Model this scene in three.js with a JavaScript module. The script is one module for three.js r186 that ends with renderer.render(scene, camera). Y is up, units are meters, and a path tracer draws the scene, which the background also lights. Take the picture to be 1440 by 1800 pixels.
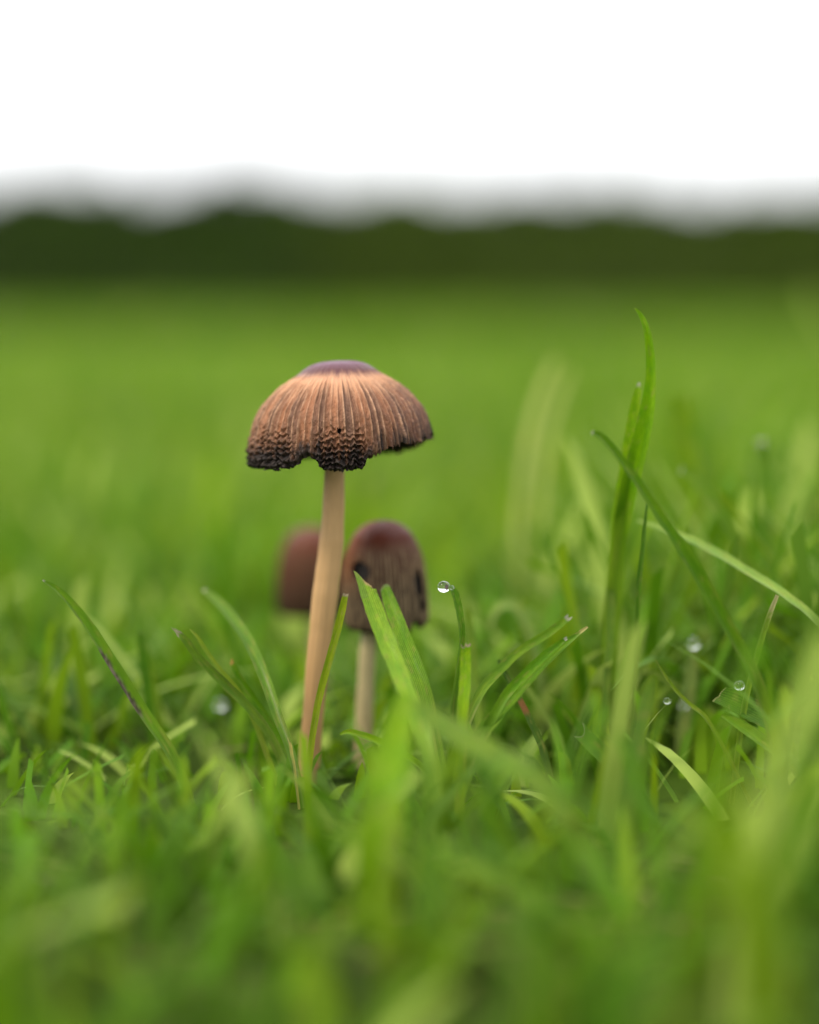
import * as THREE from 'three';
import { SimplexNoise } from 'three/addons/math/SimplexNoise.js';
import { mergeGeometries } from 'three/addons/utils/BufferGeometryUtils.js';

// ---------------------------------------------------------------- camera, sky, sun, exposure
const scene = new THREE.Scene();
const FOV = 24, EYE = 0.0808, FOCUS = 0.40;
const camera = new THREE.PerspectiveCamera(FOV, 0.8, 0.02, 3000);
const FPX = 900 / Math.tan(THREE.MathUtils.degToRad(FOV / 2));     // focal length in pixels of the 1440 x 1800 picture
const PITCH = Math.atan(340 / FPX);
camera.position.set(0, EYE, FOCUS);
camera.rotation.x = -PITCH;
camera.focus = FOCUS;
camera.userData.fStop = 4.6;
camera.updateMatrixWorld(true);

const EXPOSURE = 2.5;
const skyData = new Float32Array(64 * 32 * 4);                     // an even overcast sky, brighter overhead
for (let j = 0; j < 32; j++) {
  const up = Math.max(0, Math.sin(((j + 0.5) / 32 - 0.5) * Math.PI)), l = 0.70 + 0.38 * up;
  for (let i = 0; i < 64; i++) skyData.set([0.99 * l, 1.0 * l, 1.02 * l, 1], (j * 64 + i) * 4);
}
const skyTex = new THREE.DataTexture(skyData, 64, 32, THREE.RGBAFormat, THREE.FloatType);
skyTex.mapping = THREE.EquirectangularReflectionMapping;
skyTex.magFilter = skyTex.minFilter = THREE.LinearFilter;
skyTex.needsUpdate = true;
scene.background = skyTex;
scene.environment = skyTex;

const sun = new THREE.DirectionalLight(0xfff2dc, 1.5);
sun.position.set(-1.1, 1.5, 0.35);
sun.target.position.set(0, 0.03, 0);
sun.castShadow = true;
sun.shadow.radius = 34;
sun.shadow.mapSize.set(2048, 2048);
Object.assign(sun.shadow.camera, { left: -0.5, right: 0.5, top: 0.5, bottom: -0.5, near: 0.1, far: 6 });
scene.add(sun, sun.target);

// ---------------------------------------------------------------- helpers
let seed = 20417;
const rnd = () => { seed = (seed + 0x6D2B79F5) | 0; let t = Math.imul(seed ^ (seed >>> 15), 1 | seed); t = (t + Math.imul(t ^ (t >>> 7), 61 | t)) ^ t; return ((t ^ (t >>> 14)) >>> 0) / 4294967296; };
const rr = (a, b) => a + (b - a) * rnd();
const simplex = new SimplexNoise({ random: rnd });
const noise = (x, y, z = 0) => simplex.noise3d(x, y, z);
const fbm = (x, y, z = 0) => noise(x, y, z) * 0.55 + noise(x * 2.1, y * 2.1, z * 2.1 + 7) * 0.28 + noise(x * 4.3, y * 4.3, z * 4.3 + 13) * 0.17;
const { clamp, lerp, smoothstep } = THREE.MathUtils;
const sstep = (a, b, x) => (a < b ? smoothstep(x, a, b) : 1 - smoothstep(x, b, a));
const mix3 = (a, b, t) => [lerp(a[0], b[0], t), lerp(a[1], b[1], t), lerp(a[2], b[2], t)];
const V = (x, y, z) => new THREE.Vector3(x, y, z);
const at = (px, py, d) => V((px - 720) / FPX * d, -(py - 900) / FPX * d, -d).applyMatrix4(camera.matrixWorld);   // picture position and distance -> place
const seen = (p) => { const q = p.clone().applyMatrix4(camera.matrixWorldInverse), d = -q.z; return [720 + q.x / d * FPX, 900 - q.y / d * FPX, d]; };
const used = {};
const numbered = (n) => { const k = used[n] = (used[n] ?? -1) + 1; return k ? n + '_' + String(k).padStart(3, '0') : n; };
function tag(o, label, category, group, kind) {
  if (label) o.userData.label = label;
  if (category) o.userData.category = category;
  if (group) o.userData.group = group;
  if (kind) o.userData.kind = kind;
  return o;
}
function mesh(name, geo, mat, parent) {
  const m = new THREE.Mesh(geo, mat);
  m.name = parent ? name : numbered(name);
  m.castShadow = m.receiveShadow = true;
  (parent ?? scene).add(m);
  return m;
}
function geoOf(pos, idx, uv, col) {
  const g = new THREE.BufferGeometry();
  g.setAttribute('position', new THREE.Float32BufferAttribute(pos, 3));
  if (uv) g.setAttribute('uv', new THREE.Float32BufferAttribute(uv, 2));
  if (col) g.setAttribute('color', new THREE.Float32BufferAttribute(col, 3));
  g.setIndex(idx);
  g.computeVertexNormals();
  return g;
}
function dataTex(w, h, fn, srgb) {
  const d = new Uint8Array(w * h * 4);
  for (let j = 0; j < h; j++) for (let i = 0; i < w; i++) { const c = fn(i / w, j / h); for (let k = 0; k < 3; k++) d[(j * w + i) * 4 + k] = clamp(c[k] * 255, 0, 255); d[(j * w + i) * 4 + 3] = 255; }
  const t = new THREE.DataTexture(d, w, h);
  t.wrapS = t.wrapT = THREE.RepeatWrapping;
  t.magFilter = THREE.LinearFilter; t.minFilter = THREE.LinearMipmapLinearFilter; t.generateMipmaps = true;
  if (srgb) t.colorSpace = THREE.SRGBColorSpace;
  t.needsUpdate = true;
  return t;
}

// ---------------------------------------------------------------- materials
const veins = (u, v) => {                                          // veins running along a blade, with a grain across
  const a = Math.cos(u * Math.PI * 2 * 9), mid = Math.exp(-(((u - 0.5) / 0.035) ** 2));
  return { a, mid, n: fbm(u * 14, Math.cos(v * 6.283) * 1.6, Math.sin(v * 6.283) * 1.6), f: noise(u * 60, Math.cos(v * 6.283) * 9, Math.sin(v * 6.283) * 9) };
};
const bladeMap = dataTex(128, 512, (u, v) => { const q = veins(u, v), k = 0.88 + 0.09 * q.a + 0.09 * q.n + 0.05 * q.f + 0.10 * q.mid; return [k * 1.0, k, k * 0.95]; }, true);
const bladeBump = dataTex(128, 512, (u, v) => { const q = veins(u, v), k = 0.5 + 0.28 * q.a + 0.1 * q.n + 0.08 * q.f - 0.15 * q.mid; return [k, k, k]; });
const M = {
  blade: new THREE.MeshPhysicalMaterial({ name: 'fresh_grass', vertexColors: true, map: bladeMap, bumpMap: bladeBump, bumpScale: 0.00006, roughness: 0.95, transmission: 0.42, thickness: 0, specularIntensity: 0.15, clearcoat: 0.08, clearcoatRoughness: 0.3, side: THREE.DoubleSide }),
  filler: new THREE.MeshPhysicalMaterial({ name: 'lawn_grass', roughness: 0.95, transmission: 0.42, thickness: 0, specularIntensity: 0.12, clearcoat: 0.07, clearcoatRoughness: 0.34, side: THREE.DoubleSide }),
  soil: new THREE.MeshPhysicalMaterial({ name: 'lawn_soil', vertexColors: true, roughness: 1, specularIntensity: 0.1 }),
  cap: new THREE.MeshPhysicalMaterial({ name: 'mushroom_skin', vertexColors: true, roughness: 0.72, specularIntensity: 0.7, side: THREE.DoubleSide }),
  disc: new THREE.MeshPhysicalMaterial({ name: 'smooth_mushroom_skin', vertexColors: true, roughness: 0.42, specularIntensity: 0.4, clearcoat: 0.10, clearcoatRoughness: 0.35, side: THREE.DoubleSide }),
  bell: new THREE.MeshPhysicalMaterial({ name: 'moist_mushroom_skin', vertexColors: true, roughness: 0.7, specularIntensity: 0.2, clearcoat: 0.10, clearcoatRoughness: 0.28, side: THREE.DoubleSide }),
  moist: new THREE.MeshPhysicalMaterial({ name: 'wet_mushroom_skin', vertexColors: true, roughness: 0.62, specularIntensity: 0.3, clearcoat: 0.16, clearcoatRoughness: 0.26, side: THREE.DoubleSide }),
  gill: new THREE.MeshStandardMaterial({ name: 'mushroom_gills', vertexColors: true, roughness: 0.85, side: THREE.DoubleSide }),
  stem: new THREE.MeshPhysicalMaterial({ name: 'mushroom_stem', vertexColors: true, roughness: 0.6, specularIntensity: 0.6 }),
  water: new THREE.MeshPhysicalMaterial({ name: 'dew_water', color: 0xffffff, roughness: 0, transmission: 1, thickness: 0.002, ior: 1.333 }),
  leaf: new THREE.MeshStandardMaterial({ name: 'hedge_leaf', roughness: 0.6, side: THREE.DoubleSide }),
  wood: new THREE.MeshStandardMaterial({ name: 'hedge_wood', color: new THREE.Color(0.05, 0.035, 0.02), roughness: 0.9 }),
};

// ---------------------------------------------------------------- the setting
{
  const n = 90, pos = [], idx = [], col = [];
  const warp = (k) => Math.sign(k) * (Math.abs(k) ** 5 * 900 + Math.abs(k) * 1.2);
  for (let j = 0; j <= n; j++) for (let i = 0; i <= n; i++) {
    const x = warp(i / n * 2 - 1), z = warp(j / n * 2 - 1), r = Math.hypot(x, z);
    pos.push(x, r < 3 ? 0.0016 * fbm(x * 22, z * 22) : 0, z);
    const k = 0.5 + 0.5 * fbm(x * 3, z * 3), f = sstep(1.5, 8, r);
    const c = mix3(mix3([0.020, 0.030, 0.004], [0.030, 0.062, 0.003], k), mix3([0.092, 0.17, 0.004], [0.118, 0.20, 0.006], k), f);   // earth and moss near, turf beyond
    col.push(...c);
  }
  for (let j = 0; j < n; j++) for (let i = 0; i < n; i++) { const a = j * (n + 1) + i; idx.push(a, a + n + 1, a + 1, a + 1, a + n + 1, a + n + 2); }
  tag(mesh('ground', geoOf(pos, idx, null, col), M.soil), 'lawn ground of dark earth and moss under the grass', null, null, 'structure');
}
// a clipped hedge along the far edge of the lawn
function hedge(name, x0, x1, z, high, dark, label) {
  const root = new THREE.Group(); root.name = numbered(name); root.position.set((x0 + x1) / 2, 0, z); scene.add(root);
  tag(root, label, 'hedge', 'hedges along the far edge of the lawn');
  const leaf = geoOf([0, 0, 0, 0.5, 0.45, 0.1, 0, 1, 0, -0.5, 0.45, 0.1], [0, 1, 2, 0, 2, 3]);
  const count = 12000, im = new THREE.InstancedMesh(leaf, M.leaf, count), m = new THREE.Matrix4(), q = new THREE.Quaternion(), e = new THREE.Euler(), c = new THREE.Color();
  im.name = 'foliage'; im.castShadow = im.receiveShadow = true;
  const half = (x1 - x0) / 2;
  for (let i = 0; i < count; i++) {
    const x = rr(-half, half), top = high * (1 + 0.15 * fbm((x + (x0 + x1) / 2) * 0.55, z, 3));
    const face = rnd(), y = face < 0.62 ? rr(0, top) : top - rnd() ** 2 * 0.25, zz = face < 0.62 ? 0.45 + 0.12 * noise(x * 1.7, y * 1.7) - rnd() ** 2 * 0.3 : rr(-0.5, 0.5);
    q.setFromEuler(e.set(rr(-1.2, 1.2), rr(0, 6.3), rr(-1, 1)));
    const s = rr(0.10, 0.2);
    im.setMatrixAt(i, m.compose(V(x, y, zz), q, V(s, s, s)));
    const k = rr(0.6, 1.25) * (1 + 0.45 * noise(x * 0.6, y, z));
    im.setColorAt(i, c.setRGB(dark[0] * k, dark[1] * k, dark[2] * k));
  }
  tag(im, null, null, null, 'stuff');
  root.add(im);
  const limbs = [];
  for (let x = -half + 0.3; x < half; x += 0.7) { const g = new THREE.CylinderGeometry(0.02, 0.045, high * 0.8, 6); g.translate(x, high * 0.4, rr(-0.2, 0.1)); limbs.push(g); }
  mesh('stems', mergeGeometries(limbs), M.wood, root);
  const core = new THREE.BoxGeometry((x1 - x0) * 0.995, high * 0.96, 0.5, 40, 6, 2), p = core.attributes.position;   // the dense twiggy inside
  for (let i = 0; i < p.count; i++) p.setY(i, p.getY(i) * (1 + 0.15 * fbm((p.getX(i) + (x0 + x1) / 2) * 0.55, z, 3)) + high * 0.48);
  core.computeVertexNormals();
  mesh('inner_twigs', core, new THREE.MeshStandardMaterial({ color: new THREE.Color(dark[0] * 0.95, dark[1] * 0.95, dark[2] * 0.95), roughness: 1 }), root);
}
hedge('hedge', -16, -2.0, -44, 2.6, [0.032, 0.062, 0.001], 'dark green clipped hedge along the far edge of the lawn');
hedge('hedge', -2.6, 16, -44.5, 2.5, [0.052, 0.082, 0.002], 'lighter olive clipped hedge continuing the dark one across the lawn edge');

// ---------------------------------------------------------------- grass that nobody could count
function fillerBlade(bend, blunt, seg = 6) {                        // unit height, unit width
  const pos = [], idx = [];
  for (let j = 0; j <= seg; j++) {
    const t = j / seg, w = (blunt ? 0.5 * (1 - 0.35 * t) : 0.5 * (1 - t ** 2.2)) * (t < 0.1 ? 0.8 : 1) + 0.004;
    const y = t * (1 - 0.25 * bend * t), z = bend * 0.75 * t * t;
    for (const u of [-1, 0, 1]) pos.push(u * w, y + (blunt && j === seg ? 0.03 * u : 0), z + (u ? 0 : -0.16 * w * 0.1));
  }
  for (let j = 0; j < seg; j++) for (let i = 0; i < 2; i++) { const a = j * 3 + i; idx.push(a, a + 1, a + 3, a + 1, a + 4, a + 3); }
  return geoOf(pos, idx);
}
const variants = [fillerBlade(0.15, true), fillerBlade(0.45, false), fillerBlade(0.9, false), fillerBlade(0.3, true), fillerBlade(0.6, false)];
const piece = (list, x) => { let k = 0; while (k < list.length - 2 && x > list[k + 1][0]) k++; const [a, b] = [list[k], list[k + 1]]; return lerp(a[1], b[1], clamp((x - a[0]) / (b[0] - a[0]), 0, 1)); };
const LIMIT_NEAR = [[0, 1260], [440, 1270], [600, 1275], [760, 1240], [900, 1200], [1050, 1090], [1250, 1040], [1440, 1000]];
const LIMIT_MID = [[0, 930], [300, 960], [470, 1050], [560, 1100], [700, 1100], [780, 1000], [880, 900], [1000, 800], [1150, 740], [1300, 690], [1440, 680]];
const bins = variants.map(() => []);
const GREENS = [[0.075, 0.175, 0.002], [0.105, 0.20, 0.002], [0.058, 0.145, 0.002], [0.14, 0.225, 0.004], [0.085, 0.165, 0.010]];
function tint() {
  const roll = rnd();
  if (roll < 0.0008) return [0.30, 0.25, 0.10];
  const a = GREENS[Math.floor(rnd() * GREENS.length)], k = rr(0.82, 1.2);
  return [a[0] * k, a[1] * k, a[2] * k];
}
function addBlade(x, z, high, wide, lean, spin, color) {
  const q = new THREE.Quaternion().setFromEuler(new THREE.Euler(lean, spin, 0, 'YXZ'));
  const mat = new THREE.Matrix4().compose(V(x, -0.001, z), q, V(wide, high, high));
  bins[Math.floor(rnd() * variants.length)].push([mat, color]);
}
const KEEP = [[388, 1238, 0.47, 24], [1219, 1131, 0.434, 26], [1201, 1239, 0.43, 24], [1173, 1232, 0.406, 20], [1300, 1205, 0.402, 22], [781, 1031, 0.40, 22], [1116, 1170, 0.43, 16], [1338, 783, 0.47, 20], [1070, 1080, 0.428, 24], [1070, 1180, 0.42, 22],
  [1020, 1110, 0.40, 30], [960, 1140, 0.40, 30], [205, 1180, 0.40, 24], [250, 1250, 0.40, 22], [320, 1120, 0.404, 22], [460, 1180, 0.405, 22], [1165, 1190, 0.401, 24], [1030, 1295, 0.399, 26], [1290, 1235, 0.40, 34], [1330, 1160, 0.40, 22], [1250, 980, 0.42, 30], [1340, 1020, 0.412, 24], [430, 1100, 0.42, 26], [620, 1290, 0.396, 26], [640, 1200, 0.437, 26], [560, 1180, 0.41, 34]];
function hides(x, z, h, lean, spin) {
  for (let k = 1; k <= 5; k++) {
    const f = k / 5, [px, py, d] = seen(V(x + Math.sin(spin) * h * f * Math.sin(lean), h * f * Math.cos(lean), z + Math.cos(spin) * h * f * Math.sin(lean)));
    for (const q of KEEP) if (d < q[2] && Math.abs(px - q[0]) < q[3] && py < q[1] + q[3] && py > q[1] - 3.5 * q[3]) return true;
    if (k === 5) for (const q of KEEP) if (d < q[2] && Math.abs(px - q[0]) < q[3] * 0.8 && py < q[1] - q[3]) return true;
  }
  return false;
}
function sow(d0, d1, perM2, high, wide, limit, spread = 1.25, leanMost = 0.75, where = null) {
  const half = (d) => 0.5 * 1440 / FPX * d * spread + 0.02, area = (half(d0) + half(d1)) * (d1 - d0), count = Math.round(area * perM2);
  for (let i = 0; i < count; i++) {
    const d = Math.sqrt(lerp(d0 * d0, d1 * d1, rnd())), x = rr(-half(d), half(d)), z = FOCUS - d;
    const clump = 0.85 + 0.35 * fbm(x * 9, z * 9, 2), lean = rr(0, leanMost) * (rnd() < 0.8 ? 1 : 1.5), spin = rr(0, 6.283);
    if (where && rnd() > where(x, d)) continue;
    let h = high(x, d) * clump * rr(0.6, 1.25);
    if (limit) {
      let ok = false;
      for (let k = 0; k < 7 && !ok; k++) {
        const tip = V(x, h * Math.cos(lean), z).add(V(Math.sin(spin), 0, Math.cos(spin)).multiplyScalar(h * Math.sin(lean)));
        const [px, py] = seen(tip);
        if (py > piece(limit, px) + rr(-30, limit === LIMIT_MID ? 170 : 50)) ok = true; else h *= 0.86;
      }
      if (!ok || h < 0.006) continue;
    }
    if (limit && hides(x, z, h, lean, spin)) continue;
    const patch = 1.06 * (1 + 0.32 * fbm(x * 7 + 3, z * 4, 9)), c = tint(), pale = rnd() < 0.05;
    addBlade(x, z, pale ? h * 1.25 : h, wide * (pale ? 1.6 : rr(0.6, 1.35)), lean, spin, pale ? [0.26, 0.35, 0.06] : c.map((v, i) => v * (i === 0 ? 0.96 * patch ** 1.4 : i === 2 ? 1.3 * patch : patch)));  // pale blades have the sky's reflection put into their colour
  }
}
const tall = (x, d) => sstep(820, 1220, 720 + x / d * FPX);              // the lawn stands taller towards one side
sow(0.235, 0.345, 22000, (x, d) => 0.030 + 0.016 * tall(x, d), 0.0028, LIMIT_NEAR);
sow(0.345, 0.372, 32000, (x, d) => 0.031 + 0.020 * tall(x, d), 0.0022, LIMIT_NEAR);
sow(0.372, 0.386, 30000, (x, d) => 0.018 + 0.008 * tall(x, d), 0.0020, LIMIT_NEAR);
sow(0.386, 0.418, 12000, (x, d) => 0.015 + 0.006 * tall(x, d), 0.0018, LIMIT_NEAR);
sow(0.418, 0.480, 46000, (x, d) => 0.021 + 0.014 * tall(x, d), 0.0022, LIMIT_NEAR);
for (let i = 0; i < 1500; i++) {                                    // dead stalks matted on the ground
  const d = rr(0.26, 0.8), x = rr(-0.24, 0.24) * d, k = rr(0.5, 1.3);
  if (d > 0.37 && d < 0.44) continue;
  addBlade(x, FOCUS - d, rr(0.012, 0.03), rr(0.0008, 0.0018), rr(1.35, 1.56), rr(0, 6.3), [0.20 * k, 0.145 * k, 0.06 * k]);
}
sow(0.440, 0.600, 34000, (x, d) => 0.036 + 0.034 * tall(x, d), 0.0026, LIMIT_MID);
sow(0.455, 0.800, 9000, () => 0.062, 0.0030, LIMIT_MID, 1.25, 0.4, tall);      // a taller stand of grass on the one side
sow(0.300, 0.350, 5000, () => 0.044, 0.0026, LIMIT_NEAR, 1.25, 0.4, tall);
sow(0.600, 1.000, 30000, (x, d) => (rnd() < 0.1 ? 0.047 : 0.032) + 0.026 * tall(x, d), 0.0028, null);
sow(1.000, 2.200, 18000, () => 0.031, 0.0034, null);
sow(2.200, 6.000, 2200, () => 0.034, 0.0075, null, 1.15);
sow(6.000, 43.00, 60, () => 0.045, 0.045, null, 1.1);
{
  const lawn = new THREE.Group(); lawn.name = 'grass'; scene.add(lawn);
  tag(lawn, 'short green lawn grass spreading back from the mushrooms to the hedge', 'grass', null, 'stuff');
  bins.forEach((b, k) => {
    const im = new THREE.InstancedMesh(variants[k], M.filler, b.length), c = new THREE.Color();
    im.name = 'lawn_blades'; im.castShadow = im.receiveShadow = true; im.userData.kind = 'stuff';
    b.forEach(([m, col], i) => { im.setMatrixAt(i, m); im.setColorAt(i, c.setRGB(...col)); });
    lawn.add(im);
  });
}

// ---------------------------------------------------------------- mushrooms
function makeProfile(points) {                                      // [radius, drop from the apex], in mm
  const p = new THREE.SplineCurve(points.map(([r, h]) => new THREE.Vector2(r, h))).getSpacedPoints(500), s = [0];
  for (let i = 1; i < p.length; i++) s.push(s[i - 1] + p[i].distanceTo(p[i - 1]));
  const total = s[s.length - 1];
  const get = (q) => { const x = clamp(q / total, 0, 1) * 500, i = Math.min(499, Math.floor(x)), f = x - i, a = p[i], b = p[i + 1], t = b.clone().sub(a).normalize(); return [Math.max(0, lerp(a.x, b.x, f)), lerp(a.y, b.y, f), t.y, t.x]; };
  const toDrop = (h) => { let i = 0; while (i < 500 && p[i].y < h) i++; return s[i]; };
  return { get, toDrop, total };
}
// A cap surface: rows from the apex (t = 0) to the margin (t = 1); shape() gives relief in mm and the colour; hole() leaves pieces out.
function capShell({ prof, margin, nA, t0 = 0, t1 = 1, nT, shape, hole }) {
  const pos = [], col = [], uv = [], idx = [], info = [];
  for (let j = 0; j <= nT; j++) {
    const t = lerp(t0, t1, j / nT);
    for (let i = 0; i < nA; i++) {
      const a = (i / nA) * Math.PI * 2 - Math.PI, end = prof.toDropCache(margin, i, nA, a), s = t * end, [r, h, nr, ny] = prof.get(s);
      const o = shape(a, t, s, r, h);
      const R = r + nr * o.out, Y = -h + ny * o.out - (o.drop ?? 0);
      pos.push(R * Math.sin(a) * 0.001, Y * 0.001, R * Math.cos(a) * 0.001);
      col.push(...o.color); uv.push(a * r * 0.001, s * 0.001);
      info.push(hole ? hole(a, t, h) : false);
    }
  }
  for (let j = 0; j < nT; j++) for (let i = 0; i < nA; i++) {
    const k = (i + 1) % nA, a = j * nA + i, b = j * nA + k, c = a + nA, d = b + nA;
    if (info[a] || info[b] || info[c] || info[d]) continue;
    idx.push(a, c, b, b, c, d);
  }
  return geoOf(pos, idx, uv, col);
}
const withCache = (prof) => { const m = new Map(); prof.toDropCache = (f, i, n, a) => { const k = n * 10000 + i; if (!m.has(k)) m.set(k, prof.toDrop(f(a))); return m.get(k); }; return prof; };
// around(f): noise that closes on itself round the cap
const around = (a, f, y = 0, z = 0) => fbm(Math.sin(a) * f + z, Math.cos(a) * f, y);

function stemGeo(path, cols, fibre = 1, nA = 180, nL = 220) {        // path: [point, radius in m]
  const curve = new THREE.CatmullRomCurve3(path.map((p) => p[0])), n = path.length - 1, pos = [], idx = [], col = [], uv = [];
  for (let j = 0; j <= nL; j++) {
    const t = j / nL, c = curve.getPoint(t), tan = curve.getTangent(t), k = Math.min(n - 1, Math.floor(t * n)), rad = lerp(path[k][1], path[k + 1][1], smoothstep(t * n - k, 0, 1)) * (1 + 0.05 * fbm(t * 7, path[0][1] * 900));
    const s = V(1, 0, 0).addScaledVector(tan, -tan.x).normalize(), w = V().crossVectors(s, tan).normalize();
    for (let i = 0; i < nA; i++) {
      const a = (i / nA) * Math.PI * 2, ridge = around(a, 4.5, t * 1.3, 3) * 0.6 + around(a, 12, t * 2.2, 9) * 0.4, fine = around(a, 3, t * 26, 21), thread = around(a, 16, t * 3.5, 33), strand = around(a, 34, t * 6, 37), soil = sstep(0.72, 1, t + 0.12 * around(a, 2, t * 14, 51)) * sstep(0.05, 0.45, around(a, 6, t * 40, 55));
      const R = rad * (1 + fibre * (0.035 * ridge + 0.012 * fine + 0.022 * thread + 0.012 * strand));
      const p = c.clone().addScaledVector(s, R * Math.cos(a)).addScaledVector(w, R * Math.sin(a));
      pos.push(p.x, p.y, p.z); uv.push(i / nA, t);
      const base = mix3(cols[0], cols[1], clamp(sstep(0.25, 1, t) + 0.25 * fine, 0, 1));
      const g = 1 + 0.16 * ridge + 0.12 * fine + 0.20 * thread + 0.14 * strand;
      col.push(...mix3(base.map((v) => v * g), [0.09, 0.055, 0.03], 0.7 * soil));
    }
  }
  for (let j = 0; j < nL; j++) for (let i = 0; i < nA; i++) { const k = (i + 1) % nA, a = j * nA + i, b = j * nA + k; idx.push(a, b, a + nA, b, b + nA, a + nA); }
  return geoOf(pos, idx, uv, col);
}
function mushroom(label, apex, tiltZ, tiltX) {
  const root = new THREE.Group(); root.name = numbered('mushroom'); scene.add(root);
  tag(root, label, 'mushroom', 'mushrooms growing in the lawn');
  const head = (geo, name, mat) => { geo.applyMatrix4(new THREE.Matrix4().makeRotationFromEuler(new THREE.Euler(tiltX, 0, tiltZ)).setPosition(apex)); root.position.set(0, 0, 0); return mesh(name, geo, mat, root); };
  return { root, head };
}
function settle(root, base) {                                      // moves the group's origin to the foot of the stem
  root.position.copy(base);
  for (const c of root.children) c.geometry.translate(-base.x, -base.y, -base.z);
}

// the tall inkcap whose near rim is in focus
{
  const d = 0.415, k = d / FPX * 1000;                              // mm per picture pixel at its axis
  const apex = at(594, 634, d);
  const { root, head } = mushroom('tall slender mushroom with a wide pleated brown cap and a ragged blackened rim', apex, THREE.MathUtils.degToRad(2.5), THREE.MathUtils.degToRad(-1));
  const prof = withCache(makeProfile([[0, 0], [24, 1], [44, 5], [60, 13], [74, 24], [94, 38], [116, 56], [136, 77], [149, 99], [156, 124], [160, 150], [162, 172], [160, 196], [152, 214]].map(([r, h]) => [r * k, h * k])));
  const deg = (a) => a * 180 / Math.PI;
  const LOBES = [[-180, 172], [-140, 176], [-100, 176], [-80, 177], [-60, 180], [-42, 182], [-30, 178], [-24, 166], [-20, 158], [-16, 168], [-11, 183], [-2, 189], [8, 188], [14, 183], [19, 166], [28, 156], [40, 147], [55, 146], [70, 140], [90, 136], [110, 148], [135, 168], [150, 174], [180, 172]];
  const margin = (a) => (piece(LOBES, deg(a)) + 3.5 * around(a, 7) + 4.5 * around(a, 20, 4) + 2.5 * around(a, 60, 14) + (deg(a) > 18 ? 9 * around(a, 30, 24) : 0)) * k;
  const PL = 82;
  const plea = (a) => { const w = a + 0.022 * around(a, 5, 2) + 0.010 * around(a, 16, 6); const x = w / (Math.PI * 2) * PL, c = Math.floor(x), f = x - c; return { c, f, ridge: Math.exp(-(((Math.min(f, 1 - f)) / 0.17) ** 2)), id: Math.sin(c * 127.1) * 0.5 + 0.5 }; };
  const wrinkled = (a) => { const g = deg(a); return Math.max(sstep(-26, -36, g) * sstep(-125, -95, g), sstep(-19, -12, g) * sstep(20, 14, g) * 1.0, 0.25) };
  const shape = (a, t, s, r, h) => {
    const p = plea(a), hp = h / k;                                  // hp: drop in picture pixels
    const grow = sstep(18, 52, hp), wr = wrinkled(a), start = lerp(152, 124, wr) + 16 * around(a, 6, 11) + 6 * (p.id - 0.5);
    const low = sstep(start - 26 + 14 * around(a, 22, hp * 0.05, 91), start + 30, hp);
    const n1 = around(a, 30, hp * 0.10, 1), n2 = around(a, 70, hp * 0.3, 5), flake = around(a, 16, hp * 0.045, 8);
    // cross folds: rows of little swags hung between the ridges
    const gone = sstep(14, 30, deg(a)) * sstep(170, 140, deg(a));   // the side where the margin has torn away
    const row = hp / 10.5 + 0.15 * Math.cos(p.f * Math.PI * 2) + 0.8 * around(a, 7, hp * 0.016, 31) + 0.30 * around(a, 19, hp * 0.05, 41) + 0.12 * (p.id - 0.5), fr = row - Math.floor(row), rowId = Math.sin(Math.floor(row) * 53.7 + p.c * 3.1) * 0.5 + 0.5;
    const fold = (fr < 0.68 ? smoothstep(fr, 0, 0.68) : 1 - smoothstep(fr, 0.68, 1)) * (0.75 + 0.35 * rowId);
    const amp = low * lerp(0.15, 1, wr) * (1 - 0.8 * gone);
    const lump = around(a, 11, hp * 0.06, 51) + 0.6 * around(a, 26, hp * 0.13, 57);
    let out = grow * (0.30 * p.ridge * (0.6 + 0.7 * p.id) - 0.08 + 0.10 * (p.id - 0.5)) * (1 - 0.45 * amp) + amp * (0.95 * (fold - 0.4) + 0.34 * lump) + 0.09 * n2 * grow + 0.12 * n1 * low + 0.22 * flake * grow + 0.05 * around(a, 8, hp * 0.03);
    out += 0.65 * around(a, 4.2, 0.5, 17) * sstep(60, 170, hp) + 0.25 * around(a, 12, hp * 0.02, 19) * sstep(70, 150, hp);
    out += (0.55 * around(a, 13, 3, 93) + 0.35 * around(a, 30, 5, 97)) * sstep(0.8, 1, t);
    out -= 0.7 * sstep(0.965, 1, t) * (1 - gone);
    // colour of the skin: plum disc, pale tan shoulder, brown furrows between pale ridges, inky margin
    const disc = mix3([0.080, 0.022, 0.060], [0.066, 0.018, 0.024], sstep(2, 16, hp)), shoulder = [0.43, 0.255, 0.165], furrow = mix3([0.245, 0.108, 0.052], [0.110, 0.055, 0.034], p.id), pale = [0.45, 0.29, 0.20];
    let c = mix3(disc, shoulder, sstep(15, 35, hp + 6 * around(a, 5, 2, 3) + 4 * n1));
    c = mix3(c, furrow, sstep(32, 70, hp + 20 * around(a, 14, 3) + 10 * (p.id - 0.5)) * (1 - 0.15 * p.ridge));
    c = mix3(c, pale, grow * p.ridge ** 2 * clamp(0.55 + 0.9 * around(a, 24, hp * 0.035, 12) + 0.35 * (p.id - 0.5), 0, 1) * (1 - 0.6 * amp));
    const grime = clamp(0.35 + 1.3 * flake + 0.6 * n2, 0, 1);
    c = mix3(c, [0.085, 0.045, 0.027], grow * grime * 0.5 * sstep(40, 110, hp));
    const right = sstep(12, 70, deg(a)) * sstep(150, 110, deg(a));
    c = mix3(c, [0.085, 0.050, 0.055], right * grow * 0.62 * clamp(0.6 + 0.8 * n1, 0, 1));  // purple-grey flank; its shade away from the sun is in the colour
    const rim = sstep(0.90, 0.99, t + 0.06 * n1);
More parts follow.
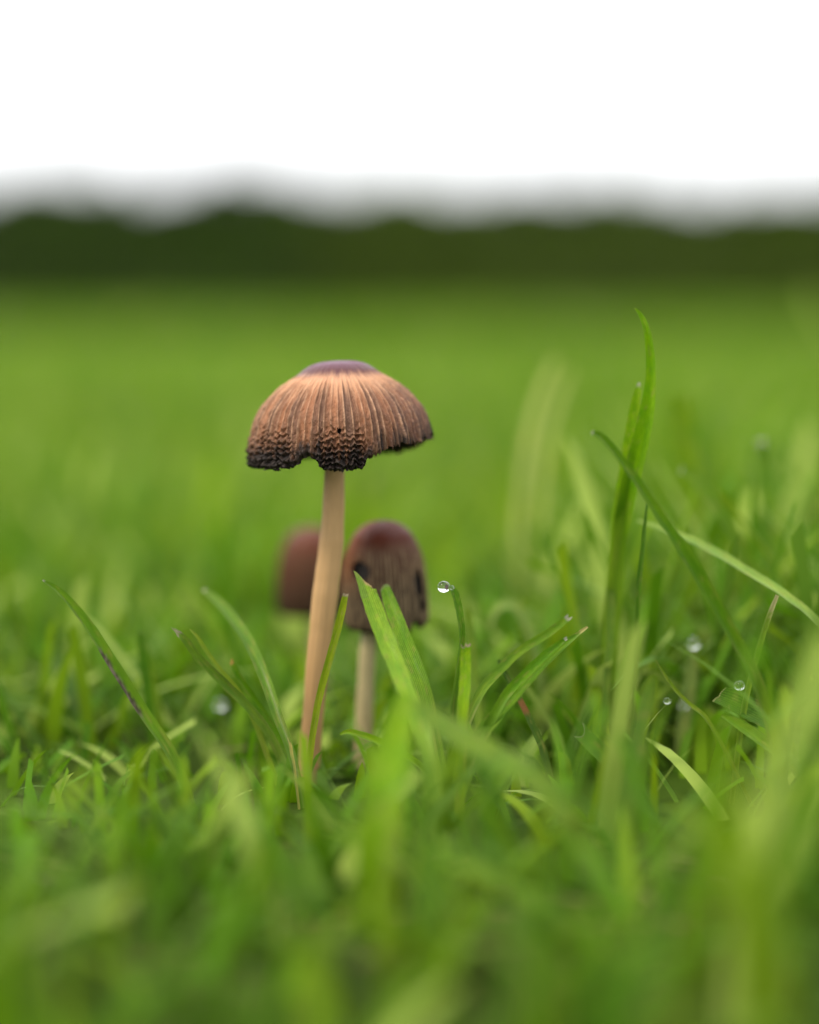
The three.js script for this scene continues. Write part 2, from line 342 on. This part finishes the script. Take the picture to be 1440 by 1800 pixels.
    c = mix3(c, [0.24, 0.135, 0.035], gone * rim * 0.5 * sstep(0, 0.4, around(a, 15, 1, 61)));      // torn yellowish flesh
    c = mix3(c, mix3([0.14, 0.062, 0.031], [0.055, 0.027, 0.016], clamp(0.5 + n1 + 0.5 * lump, 0, 1)), amp * 0.75);
    c = mix3(c, [0.22, 0.12, 0.068], amp * sstep(0.5, 0.95, fold) * 0.45);                            // paler crests of the folds
    const ink = sstep(0.84, 0.965, t + 0.10 * around(a, 9, 2) + 0.045 * n1 + 0.03 * lump + 0.025 * wr) * (1 - 0.75 * gone * clamp(0.6 + 1.5 * around(a, 9, 4, 71), 0, 1));
    c = mix3(c, [0.010, 0.008, 0.008], clamp(ink * (0.95 + 0.2 * n2), 0, 0.97));
    const v = 0.80 * (1 + 0.20 * n2) * (1 + 0.12 * around(a, 50, hp * 0.07, 81));
    return { out, color: c.map((x, i) => Math.max(0.004, x * v * [1.12, 0.99, 0.84][i])) };
  };
  const hole = (a, t, h) => Math.hypot((a - 0.005) * 157, (h / k - 119) * 0.95) < 3.4 + 2.5 * around(a, 60, h * 0.8, 3);
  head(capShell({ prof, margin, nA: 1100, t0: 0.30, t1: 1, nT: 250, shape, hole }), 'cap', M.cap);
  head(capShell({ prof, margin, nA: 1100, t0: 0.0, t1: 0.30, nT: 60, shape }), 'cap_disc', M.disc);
  const inner = (a, t, s, r, h) => { const g = Math.cos(a * 60) * 0.5 + 0.5, c = mix3([0.012, 0.009, 0.008], [0.045, 0.026, 0.012], g * clamp(0.5 + around(a, 9, t * 3), 0, 1)); return { out: -0.75 - 0.9 * g * sstep(0.1, 0.5, t), color: c }; };
  head(capShell({ prof, margin, nA: 720, nT: 60, t1: 0.985, shape: inner }), 'gills', M.gill);
  const px = [[592, 690, 30], [589, 790, 33], [588, 830, 35], [586, 900, 39], [582, 960, 43], [570, 1060, 44], [560, 1150, 41], [552, 1240, 37], [545, 1330, 37], [541, 1405, 42]];
  const path = px.map(([x, y, w], i) => { const dd = lerp(0.415, 0.420, i / 9); return [at(x, y, dd), w / 2 * dd / FPX]; });
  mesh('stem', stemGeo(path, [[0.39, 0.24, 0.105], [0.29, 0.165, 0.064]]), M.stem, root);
  settle(root, path[path.length - 1][0]);
}
// the two smaller bells behind it
function bell({ label, d, apexPx, prof: P, cols, tilt, stem, stemCols, marginFn, hole, pl, nA, nT }) {
  const k = d / FPX * 1000, { root, head } = mushroom(label, at(apexPx[0], apexPx[1], d), tilt, 0);
  const prof = withCache(makeProfile(P.map(([r, h]) => [r * k, h * k])));
  const high = P[P.length - 1][1], margin = (a) => (marginFn(a * 180 / Math.PI) + 1.5 * around(a, 7)) * k;
  const shape = (a, t, s, r, h) => {
    const hp = h / k, grow = sstep(30, 75, hp), w = a + 0.03 * around(a, 5, 2), x = w / 6.28318 * pl, f = x - Math.floor(x), ridge = Math.exp(-((Math.min(f, 1 - f) / 0.2) ** 2)), n1 = around(a, 10, hp * 0.03, 4), n2 = around(a, 34, hp * 0.12, 8);
    let c = mix3(cols[0], cols[1], sstep(18, 62, hp + 9 * n1));
    c = mix3(c, cols[2], sstep(55, 150, hp + 12 * n1));
    c = mix3(c, cols[3], grow * ridge * 0.95 * clamp(0.65 + 1.3 * n1, 0, 1));
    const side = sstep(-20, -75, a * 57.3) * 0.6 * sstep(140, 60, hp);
    c = mix3(c, cols[4], side);  // translucent glow of the lit flank, painted into the cap colour
    c = mix3(c, [0.016, 0.011, 0.009], sstep(0.93, 0.995, t + 0.03 * n1) * 0.8);
    const v = 0.80 * (1 + 0.2 * n2 + 0.15 * n1);
    return { out: grow * (0.20 * ridge + 0.05 * n1) + 0.03 * n2 - 0.7 * sstep(0.95, 1, t), color: c.map((q, i) => Math.max(0.004, q * v * [1.08, 1.05, 0.76][i])) };
  };
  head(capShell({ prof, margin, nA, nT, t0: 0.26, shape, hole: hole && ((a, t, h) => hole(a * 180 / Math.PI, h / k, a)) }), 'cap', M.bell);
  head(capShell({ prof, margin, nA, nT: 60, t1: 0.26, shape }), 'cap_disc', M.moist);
  head(capShell({ prof, margin, nA: 300, nT: 40, t1: 0.98, shape: (a, t) => ({ out: -0.9 - 0.5 * (Math.cos(a * 50) * 0.5 + 0.5) * t, color: [0.012, 0.009, 0.008] }) }), 'gills', M.gill);
  const path = stem.map(([x, y, w, dd = d]) => [at(x, y, dd), w / 2 * dd / FPX]);
  mesh('stem', stemGeo(path, stemCols), M.stem, root);
  settle(root, path[path.length - 1][0]);
}
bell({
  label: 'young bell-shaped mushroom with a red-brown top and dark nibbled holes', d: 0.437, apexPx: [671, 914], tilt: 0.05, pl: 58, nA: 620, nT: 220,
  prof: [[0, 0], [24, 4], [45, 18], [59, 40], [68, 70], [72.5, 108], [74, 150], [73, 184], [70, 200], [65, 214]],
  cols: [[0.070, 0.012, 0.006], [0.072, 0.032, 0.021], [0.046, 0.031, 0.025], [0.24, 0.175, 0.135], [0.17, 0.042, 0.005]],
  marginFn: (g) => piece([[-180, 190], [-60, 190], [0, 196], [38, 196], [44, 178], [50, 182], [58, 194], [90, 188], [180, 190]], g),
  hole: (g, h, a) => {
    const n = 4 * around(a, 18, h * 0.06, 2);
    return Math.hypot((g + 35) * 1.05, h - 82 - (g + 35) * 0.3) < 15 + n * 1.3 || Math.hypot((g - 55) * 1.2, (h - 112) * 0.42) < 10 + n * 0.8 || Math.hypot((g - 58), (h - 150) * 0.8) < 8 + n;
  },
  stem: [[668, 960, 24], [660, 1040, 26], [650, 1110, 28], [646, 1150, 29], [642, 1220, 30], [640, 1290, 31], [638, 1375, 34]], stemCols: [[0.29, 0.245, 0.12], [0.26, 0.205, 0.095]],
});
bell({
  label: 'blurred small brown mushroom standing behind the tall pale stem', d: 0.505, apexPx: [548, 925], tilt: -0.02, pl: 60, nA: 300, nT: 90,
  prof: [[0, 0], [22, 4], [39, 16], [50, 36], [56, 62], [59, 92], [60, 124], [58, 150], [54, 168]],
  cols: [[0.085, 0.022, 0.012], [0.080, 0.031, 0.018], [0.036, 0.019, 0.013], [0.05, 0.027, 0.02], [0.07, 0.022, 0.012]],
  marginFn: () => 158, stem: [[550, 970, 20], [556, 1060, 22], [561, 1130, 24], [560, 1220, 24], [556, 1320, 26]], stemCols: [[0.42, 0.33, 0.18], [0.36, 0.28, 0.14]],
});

// ---------------------------------------------------------------- single blades of grass
// p: [x, y, distance, width] from the tip down, in picture pixels; roll turns the blade about its length, fold is the V of its halves;
// cut(u) lengthens the end of a mown blade (pixels) across its width; tip: [r, g, b, share of length]
const G = { mid: [0.070, 0.175, 0.003], dark: [0.042, 0.120, 0.002], bright: [0.125, 0.240, 0.003], pale: [0.17, 0.26, 0.035], blue: [0.085, 0.165, 0.022], straw: [0.36, 0.42, 0.22], yellow: [0.15, 0.22, 0.008] };
function grassBlade({ label, p, color = G.mid, roll = 0, twist = 0, fold = 0.5, cut, tip, mark, group = 'single grass blades standing in the lawn' }) {
  const pts = p.map(([x, y, d]) => at(x, y, d)), wid = p.map(([, , d, w]) => w * d / FPX);
  const last = pts[pts.length - 1], dir = last.clone().sub(pts[pts.length - 2]).normalize().add(V(0, -0.8, 0)).normalize();
  if (last.y > 0.002) { const step = (last.y + 0.003) / Math.max(0.25, -dir.y); pts.push(last.clone().addScaledVector(dir, step)); wid.push(wid[wid.length - 1] * 0.9); }
  const curve = new THREE.CatmullRomCurve3(pts, false, 'centripetal'), len = curve.getLength(), n = pts.length - 1, nL = 90, U = [-1, -0.66, -0.33, 0, 0.33, 0.66, 1];
  const base = pts[n].clone(), pos = [], uv = [], col = [], idx = [], off = rnd() * 3, cutM = (u) => (cut ? cut(u) * p[0][2] / FPX : 0);
  for (let j = 0; j <= nL; j++) {
    const t = j / nL, c = curve.getPoint(t), tan = curve.getTangent(t), kk = Math.min(n - 1, Math.floor(t * n)), w = lerp(wid[kk], wid[kk + 1], t * n - kk);
    const view = camera.position.clone().sub(c).normalize(), side = V().crossVectors(tan, view).normalize(), nor = V().crossVectors(side, tan).normalize();
    const r = roll + twist * t, S = side.clone().multiplyScalar(Math.cos(r)).addScaledVector(nor, Math.sin(r)), N = nor.clone().multiplyScalar(Math.cos(r)).addScaledVector(side, -Math.sin(r));
    for (const u of U) {
      const wob = 1 + 0.05 * noise(t * 9 + off, u * 0.5, off), a = w / 2 * wob;
      const q = c.clone().addScaledVector(S, -u * a * Math.cos(fold * 0.7)).addScaledVector(N, (Math.abs(u) ** 1.3 - 0.4) * a * Math.sin(fold) + 0.02 * w * noise(t * 16, u * 2, off));
      if (cut) q.addScaledVector(tan, -cutM(u) * (1 - smoothstep(t, 0, 0.12)));
      q.sub(base); pos.push(q.x, q.y, q.z);
      uv.push((u + 1) / 2, t * len / 0.02 + off);
      const patch = fbm(t * len * 120 + off, u * 0.8, off * 2);
      let k = 1.42 * (1 + 0.2 * patch), cc = [color[0] * k * (1.05 + 0.22 * patch), color[1] * k, color[2] * k * 0.55];
      cc = mix3(cc, [0.22, 0.24, 0.06], 0.25 * sstep(0.7, 1, t));                     // paler sheath at the foot
      if (tip) cc = mix3(cc, tip, (1 - sstep(tip[3] * 0.45, tip[3], t + 0.25 * tip[3] * noise(u * 2, off, t * 20))));
      cc = mix3(cc, [0.30, 0.27, 0.07], 0.38 * sstep(0.42, 0.8, noise(t * len * 210 + off, u * 1.6, off * 5)) + 0.22 * sstep(0.75, 1, Math.abs(u)) * clamp(noise(t * 9, off, u), 0, 1));
      if (mark) cc = mark(cc, u, t);
      col.push(...cc.map((x) => Math.max(0.002, x)));
    }
  }
  const m = U.length;
  for (let j = 0; j < nL; j++) for (let i = 0; i < m - 1; i++) { const a = j * m + i; idx.push(a, a + 1, a + m, a + 1, a + m + 1, a + m); }
  const o = mesh('grass_blade', geoOf(pos, idx, uv, col), M.blade);
  o.position.copy(base);
  return tag(o, label, 'grass blade', group);
}
const jag = (amp, s) => (u) => amp * noise(u * 2.4, s, 0.5);
const TIP = [0.38, 0.30, 0.22], WHITE = [0.42, 0.42, 0.34];
const BLADES = [
  { label: 'long arching green blade with a grey-brown scar along its middle', p: [[75, 1020, 0.400, 4], [100, 1036, 0.400, 14], [130, 1068, 0.400, 21], [165, 1115, 0.400, 25], [200, 1172, 0.400, 27], [245, 1243, 0.400, 28], [305, 1336, 0.398, 27]], color: [0.085, 0.185, 0.014], fold: 1.0, roll: 0.3, tip: [...WHITE, 0.025],
    mark: (c, u, t) => { const z = sstep(0.47, 0.51, t) * sstep(0.75, 0.72, t) * sstep(-0.15 - 0.3 * noise(t * 30, 2), 0.2, -u + 0.25 * noise(t * 40, 3)) ; return mix3(c, noise(t * 90, u * 3) > 0 ? [0.20, 0.15, 0.13] : [0.07, 0.045, 0.04], z * 0.9); } },
  { label: 'upright dark green blunt blade between the scarred blade and the frayed one', p: [[247, 1112, 0.438, 15], [252, 1150, 0.438, 18], [258, 1200, 0.438, 18], [266, 1275, 0.438, 18]], color: G.dark, cut: jag(6, 1), fold: 0.3 },
  { label: 'greyish blade with a frayed splitting tip, leaning beside the arching one', p: [[309, 1108, 0.404, 11], [326, 1124, 0.404, 15], [352, 1158, 0.406, 17], [395, 1200, 0.408, 18], [440, 1245, 0.408, 18], [480, 1300, 0.408, 18]], color: G.blue, cut: jag(16, 2), tip: [0.34, 0.30, 0.22, 0.10], fold: 0.6, roll: -0.3 },
  { label: 'thin torn strip standing off the frayed blade tip', p: [[334, 1106, 0.406, 3], [346, 1118, 0.406, 6], [358, 1136, 0.407, 8], [385, 1175, 0.408, 9], [430, 1232, 0.410, 10]], color: G.pale, fold: 0.5 },
  { label: 'arching green blade with pale streaks and a soft blurred tip beside the tall stem', p: [[358, 1036, 0.432, 7], [378, 1052, 0.428, 16], [412, 1090, 0.420, 22], [442, 1138, 0.412, 23], [466, 1196, 0.406, 22], [490, 1265, 0.402, 20], [515, 1336, 0.400, 16]], color: [0.085, 0.175, 0.03], fold: 0.6, roll: 0.2, tip: [...WHITE, 0.03], mark: (c, u, t) => mix3(c, [0.32, 0.36, 0.18], 0.5 * sstep(0.45, 0.6, t) * Math.exp(-(((u - 0.35) / 0.14) ** 2))) },
  { label: 'short blade with an orange dried tip behind the arching one', p: [[406, 1162, 0.412, 7], [414, 1178, 0.412, 11], [436, 1212, 0.413, 12], [470, 1262, 0.414, 12], [505, 1320, 0.414, 12]], color: G.mid, tip: [0.50, 0.30, 0.08, 0.10], cut: jag(6, 5), fold: 0.5 },
  { label: 'tiny frayed whitish sliver at the foot of the arching blade', p: [[508, 1302, 0.398, 2], [511, 1311, 0.398, 6], [513, 1325, 0.398, 6], [517, 1345, 0.398, 5]], color: [0.42, 0.38, 0.20], cut: jag(10, 6) },
  { label: 'narrow yellow-green mown blade crossing the foot of the tall pale stem', p: [[608, 1044, 0.402, 10], [603, 1066, 0.402, 13], [594, 1104, 0.402, 14], [580, 1156, 0.402, 14], [564, 1215, 0.402, 13], [550, 1290, 0.402, 12]], color: G.yellow, tip: [...TIP, 0.045], cut: jag(4, 7), fold: 0.35 },
  { label: 'broad light green blade with a slanting torn tip before the bell mushroom', p: [[641, 1020, 0.396, 26], [651, 1050, 0.395, 31], [668, 1096, 0.393, 33], [692, 1156, 0.389, 33], [716, 1216, 0.382, 31], [742, 1280, 0.374, 30]], color: [0.135, 0.250, 0.035], fold: 0.25, cut: (u) => -24 * u - 2 + 7 * noise(u * 4, 3), tip: [0.40, 0.30, 0.14, 0.045], mark: (c, u, t) => (u < -0.3 && t < 0.16 ? mix3(c, [0.16, 0.27, 0.04], 0.8) : c) },
  { label: 'blunt mid-green blade tucked behind the broad torn one', p: [[677, 1034, 0.410, 18], [686, 1060, 0.408, 25], [703, 1104, 0.405, 28], [724, 1156, 0.402, 28], [746, 1215, 0.398, 27]], color: [0.095, 0.20, 0.020], fold: 0.3, cut: (u) => 8 * (1 - u * u) + 3 * u, tip: [0.19, 0.25, 0.09, 0.03] },
  { label: 'slender hooked blade carrying a round dew drop at its tip', p: [[787, 1036, 0.4000, 6], [793, 1034, 0.400, 12], [799, 1042, 0.400, 15], [805, 1064, 0.400, 16], [810, 1092, 0.400, 14], [812, 1126, 0.401, 12], [806, 1176, 0.403, 12], [798, 1240, 0.405, 14]], color: [0.070, 0.170, 0.014], fold: 0.7, roll: 0.25 },
  { label: 'pale soft blade just behind the one with the dew drop', p: [[820, 1068, 0.430, 12], [824, 1090, 0.430, 17], [830, 1150, 0.428, 18], [836, 1215, 0.424, 18], [842, 1285, 0.42, 17]], color: [0.125, 0.22, 0.03], cut: jag(5, 8) },
  { label: 'stubby mown blade with a whitish cut end below the dew drop', p: [[819, 1133, 0.392, 17], [819, 1152, 0.392, 19], [818, 1190, 0.391, 20], [814, 1250, 0.388, 20]], color: G.bright, tip: [...TIP, 0.07], cut: jag(6, 9), fold: 0.2 },
  { label: 'leaning green blade with a pinched straw-coloured tip', p: [[1033, 1102, 0.400, 5], [1014, 1116, 0.400, 9], [992, 1133, 0.399, 15], [962, 1158, 0.397, 24], [922, 1200, 0.395, 28], [884, 1246, 0.393, 29], [846, 1296, 0.390, 29]], color: [0.085, 0.19, 0.012], tip: [0.50, 0.45, 0.16, 0.15], fold: 0.6, roll: -0.3 },
  { label: 'shorter sheath with a chalky tip clasping the leaning blade', p: [[996, 1122, 0.398, 6], [984, 1131, 0.398, 11], [958, 1152, 0.396, 16], [925, 1184, 0.394, 18], [880, 1236, 0.392, 18]], color: G.mid, tip: [...WHITE, 0.08], cut: jag(6, 10) },
  { label: 'leaning blade with a whitish blunt tip just above the pinched one', p: [[1001, 1084, 0.408, 10], [988, 1094, 0.408, 14], [962, 1114, 0.408, 15], [920, 1140, 0.407, 16], [880, 1176, 0.404, 17], [842, 1222, 0.40, 17]], color: [0.10, 0.20, 0.018], tip: [...WHITE, 0.10], cut: jag(5, 11), fold: 0.4 },
  { label: 'thin dark stalk crossing behind the leaning blades', p: [[876, 1160, 0.412, 6], [892, 1190, 0.411, 9], [912, 1226, 0.409, 10], [934, 1270, 0.406, 13], [955, 1320, 0.404, 14]], color: [0.035, 0.085, 0.010], mark: (c, u, t) => mix3(c, [0.22, 0.10, 0.03], sstep(0.40, 0.44, t) * sstep(0.56, 0.5, t)) },
  { label: 'low curled blade with a bright edge lying before the thin beige stem', p: [[598, 1291, 0.396, 5], [612, 1287, 0.396, 11], [634, 1292, 0.396, 15], [666, 1304, 0.396, 16], [700, 1322, 0.396, 16], [740, 1348, 0.396, 14]], color: G.bright, fold: 0.7, roll: 0.5 },
  { label: 'broad notched blade end low in the lawn, cut in two points', p: [[1022, 1288, 0.399, 28], [1040, 1306, 0.399, 30], [1068, 1332, 0.398, 31], [1100, 1362, 0.397, 30]], color: [0.065, 0.150, 0.022], fold: 0.4, cut: (u) => 14 * u * u - 5 + 3 * u, tip: [0.28, 0.32, 0.16, 0.03] },
  { label: 'tallest grass blade, rising in a curve to a fine hooked tip', p: [[1116, 541, 0.406, 3], [1126, 552, 0.406, 9], [1137, 578, 0.406, 14], [1143, 615, 0.407, 17], [1145, 660, 0.408, 20], [1141, 705, 0.409, 28], [1132, 755, 0.411, 34], [1120, 805, 0.414, 36], [1106, 862, 0.418, 36], [1092, 940, 0.424, 36], [1080, 1050, 0.43, 34]], color: [0.105, 0.24, 0.002], fold: 0.6, roll: -0.25, tip: [0.3, 0.34, 0.1, 0.012] },  // green raised to hold the light coming through from behind
  { label: 'pale-topped second leaf sheathing the tallest blade', p: [[1124, 672, 0.412, 5], [1120, 692, 0.412, 14], [1114, 728, 0.413, 21], [1108, 772, 0.414, 24], [1100, 830, 0.417, 25], [1088, 910, 0.422, 26]], color: [0.13, 0.26, 0.006], fold: 0.4, tip: [0.42, 0.46, 0.30, 0.09] },
  { label: 'long dark diagonal blade with a white tip crossing before the tallest one', p: [[1040, 760, 0.384, 8], [1054, 766, 0.384, 13], [1080, 793, 0.384, 15], [1120, 846, 0.384, 18], [1160, 906, 0.384, 22], [1200, 968, 0.384, 25], [1240, 1034, 0.385, 26], [1290, 1120, 0.386, 25], [1330, 1200, 0.388, 24]], color: [0.060, 0.145, 0.004], fold: 0.7, roll: 0.35, tip: [...WHITE, 0.03] },
  { label: 'shining pale blade sweeping down across the diagonal dark one', p: [[1120, 915, 0.428, 8], [1160, 928, 0.426, 14], [1215, 950, 0.422, 20], [1270, 978, 0.418, 23], [1325, 1012, 0.414, 23], [1385, 1050, 0.410, 22], [1450, 1110, 0.408, 20]], color: [0.16, 0.265, 0.09], fold: 0.35, roll: 0.9 },  // whitish base colour includes the blade's sky sheen
  { label: 'thread-thin dark upright stalk below the tallest blade', p: [[1138, 885, 0.41, 4], [1133, 930, 0.41, 7], [1127, 990, 0.41, 9], [1122, 1060, 0.41, 9]], color: G.dark },
  { label: 'upright blade with a bluish sheen and a whitish blunt top', p: [[1071, 1003, 0.428, 12], [1074, 1050, 0.427, 16], [1072, 1120, 0.425, 16], [1066, 1200, 0.422, 16], [1060, 1280, 0.42, 16]], color: G.blue, tip: [0.45, 0.45, 0.30, 0.05], cut: jag(5, 14), fold: 0.5, roll: 0.4 },
  { label: 'steep blade with a bright split edge below the shining pale one', p: [[1366, 1046, 0.404, 8], [1352, 1080, 0.403, 12], [1336, 1130, 0.402, 13], [1322, 1180, 0.401, 13], [1308, 1240, 0.40, 14]], color: [0.11, 0.19, 0.02], tip: [0.38, 0.36, 0.16, 0.25], fold: 0.8, roll: 0.4 },
  { label: 'blurred straw-coloured blade standing tall behind the lawn', p: [[978, 632, 0.56, 8], [956, 676, 0.56, 14], [936, 740, 0.56, 15], [922, 810, 0.56, 15], [912, 900, 0.56, 14], [906, 1010, 0.56, 13]], color: G.straw, fold: 0.3 },
  { label: 'second blurred straw-coloured blade, slightly lower than its neighbour', p: [[1004, 652, 0.56, 7], [988, 690, 0.56, 11], [970, 750, 0.56, 13], [958, 820, 0.56, 13], [948, 930, 0.56, 12]], color: [0.33, 0.40, 0.20], fold: 0.3 },
  { label: 'broad blurred dark blade with a blunt top behind the tallest one', p: [[1192, 698, 0.495, 38], [1200, 740, 0.495, 42], [1206, 800, 0.495, 44], [1212, 880, 0.495, 42], [1216, 980, 0.495, 38]], color: [0.085, 0.170, 0.002], fold: 0.2, cut: jag(8, 15) },
  { label: 'soft wavy blade with a pale round tip leaning over the taller grass', p: [[1196, 826, 0.452, 14], [1214, 834, 0.452, 22], [1240, 862, 0.451, 25], [1275, 914, 0.450, 25], [1305, 970, 0.450, 25], [1340, 1050, 0.450, 24]], color: [0.075, 0.16, 0.012], fold: 0.5, roll: 0.4, tip: [0.4, 0.45, 0.3, 0.04] },
  { label: 'blurred upright blade with a pale dot of a tip near the frame edge', p: [[1338, 772, 0.47, 16], [1342, 800, 0.47, 24], [1350, 880, 0.468, 26], [1358, 980, 0.465, 26], [1362, 1090, 0.46, 24]], color: [0.065, 0.15, 0.01], tip: [0.65, 0.62, 0.40, 0.04] },  // tip colour paints a blurred dew glint
  { label: 'thin curved blade with a bright edge above the crescent dew drops', p: [[1152, 1160, 0.401, 3], [1165, 1182, 0.401, 7], [1186, 1212, 0.401, 9], [1212, 1238, 0.401, 10], [1240, 1262, 0.40, 10]], color: [0.12, 0.20, 0.02], fold: 0.8, roll: 0.5 },
  { label: 'wide dark leaf lying over with a frayed upper corner', p: [[1262, 1222, 0.401, 36], [1290, 1234, 0.401, 44], [1330, 1254, 0.400, 46], [1372, 1276, 0.399, 44], [1420, 1304, 0.398, 40]], color: [0.040, 0.100, 0.010], fold: 0.35, roll: 0.5, cut: (u) => -7 * u + 3 * noise(u * 3, 4), tip: [0.22, 0.24, 0.08, 0.02] },
  { label: 'bright folded leaf below the wide dark one', p: [[1268, 1258, 0.398, 6], [1292, 1270, 0.398, 20], [1320, 1288, 0.397, 26], [1350, 1310, 0.396, 26], [1390, 1340, 0.395, 24]], color: [0.095, 0.19, 0.014], fold: 0.5, roll: 0.5 },
  { label: 'blurred bluish broad blade leaning low among the taller grass', p: [[1150, 1188, 0.372, 14], [1142, 1206, 0.372, 28], [1130, 1250, 0.370, 34], [1118, 1310, 0.366, 36], [1104, 1380, 0.36, 36]], color: G.blue, fold: 0.3, roll: 0.7 },
  { label: 'blurred grey-green blade lying slantwise before the beige stems', p: [[700, 1222, 0.352, 24], [740, 1250, 0.350, 40], [800, 1290, 0.346, 50], [870, 1330, 0.342, 54], [960, 1390, 0.336, 54]], color: G.blue, fold: 0.3, roll: 0.6 },
  { label: 'blurred bright green blade close to the lens before the thin beige stem', p: [[712, 1216, 0.345, 18], [706, 1250, 0.343, 46], [692, 1310, 0.340, 66], [676, 1390, 0.335, 74]], color: [0.12, 0.24, 0.008], fold: 0.3 },
  { label: 'dim blurred blade leaning in the corner below the scarred one', p: [[84, 1150, 0.465, 20], [110, 1190, 0.463, 36], [150, 1250, 0.460, 42], [196, 1330, 0.456, 42]], color: [0.055, 0.115, 0.035], fold: 0.3, roll: 0.4 },
  { label: 'pale blurred blade arched over like a hook behind the lawn blades', p: [[862, 1106, 0.455, 10], [868, 1080, 0.455, 18], [884, 1064, 0.455, 22], [905, 1066, 0.455, 22], [925, 1100, 0.454, 22], [945, 1170, 0.452, 22]], color: [0.14, 0.22, 0.08], fold: 0.3, roll: 0.8 },
  { label: 'slim blade slanting behind the dew drop, half lost in blur', p: [[826, 1000, 0.47, 8], [836, 1040, 0.47, 15], [850, 1090, 0.468, 17], [872, 1170, 0.465, 18]], color: [0.055, 0.135, 0.008] },
  { label: 'pale soft blade standing under the dew drop above the curved bright-edged blade', p: [[1219, 1140, 0.435, 10], [1217, 1170, 0.435, 22], [1210, 1220, 0.434, 26], [1200, 1300, 0.432, 26]], color: [0.13, 0.19, 0.07], fold: 0.3 },
  { label: 'small blurred blade holding up the low round dew drop', p: [[388, 1247, 0.448, 5], [393, 1275, 0.448, 13], [402, 1330, 0.446, 15]], color: [0.08, 0.15, 0.02], fold: 0.4 },
];
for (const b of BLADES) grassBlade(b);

// ---------------------------------------------------------------- dew
function drop(label, px, py, d, rPx, squash = 0.9) {
  const r = rPx * d / FPX, g = new THREE.SphereGeometry(r, 48, 32), p = g.attributes.position;
  for (let i = 0; i < p.count; i++) { const y = p.getY(i) / r; p.setY(i, p.getY(i) * squash - 0.06 * r * (1 - y * y)); }
  g.computeVertexNormals();
  const o = mesh('dew_drop', g, M.water);
  o.position.copy(at(px, py, d));
  tag(o, label, 'dew drop', 'dew drops caught on the grass');
}
drop('clear round dew drop hanging at the tip of the slender hooked blade', 780.5, 1031.5, 0.4000, 11.2);
drop('tiny bead of dew beside the round drop on the hooked blade', 794.5, 1033, 0.3990, 4.2);
drop('blurred round dew drop low between the scarred blade and the arching one', 388, 1238, 0.447, 12.5);
drop('dew drop shining above the thin curved blade with the bright edge', 1219, 1131, 0.434, 12);
drop('dew drop resting at the foot of the thin curved bright-edged blade', 1201, 1239, 0.430, 10.5);
drop('small dew drop with a thin bright crescent beside the thin curved blade', 1173, 1232, 0.406, 6.5);
drop('dew drop with a thin crescent gleam beside the steep split-edged blade', 1300, 1205, 0.402, 9.5);
drop('faint small dew drop at the end of a blurred blade behind the bluish one', 1116, 1170, 0.43, 6);

drop('pale blurred dew drop topping the blade by the frame edge', 1338, 781, 0.469, 9);

const renderer = new THREE.WebGLRenderer({ antialias: true });
renderer.toneMapping = THREE.LinearToneMapping;
renderer.toneMappingExposure = EXPOSURE;
renderer.shadowMap.enabled = true;
renderer.render(scene, camera);
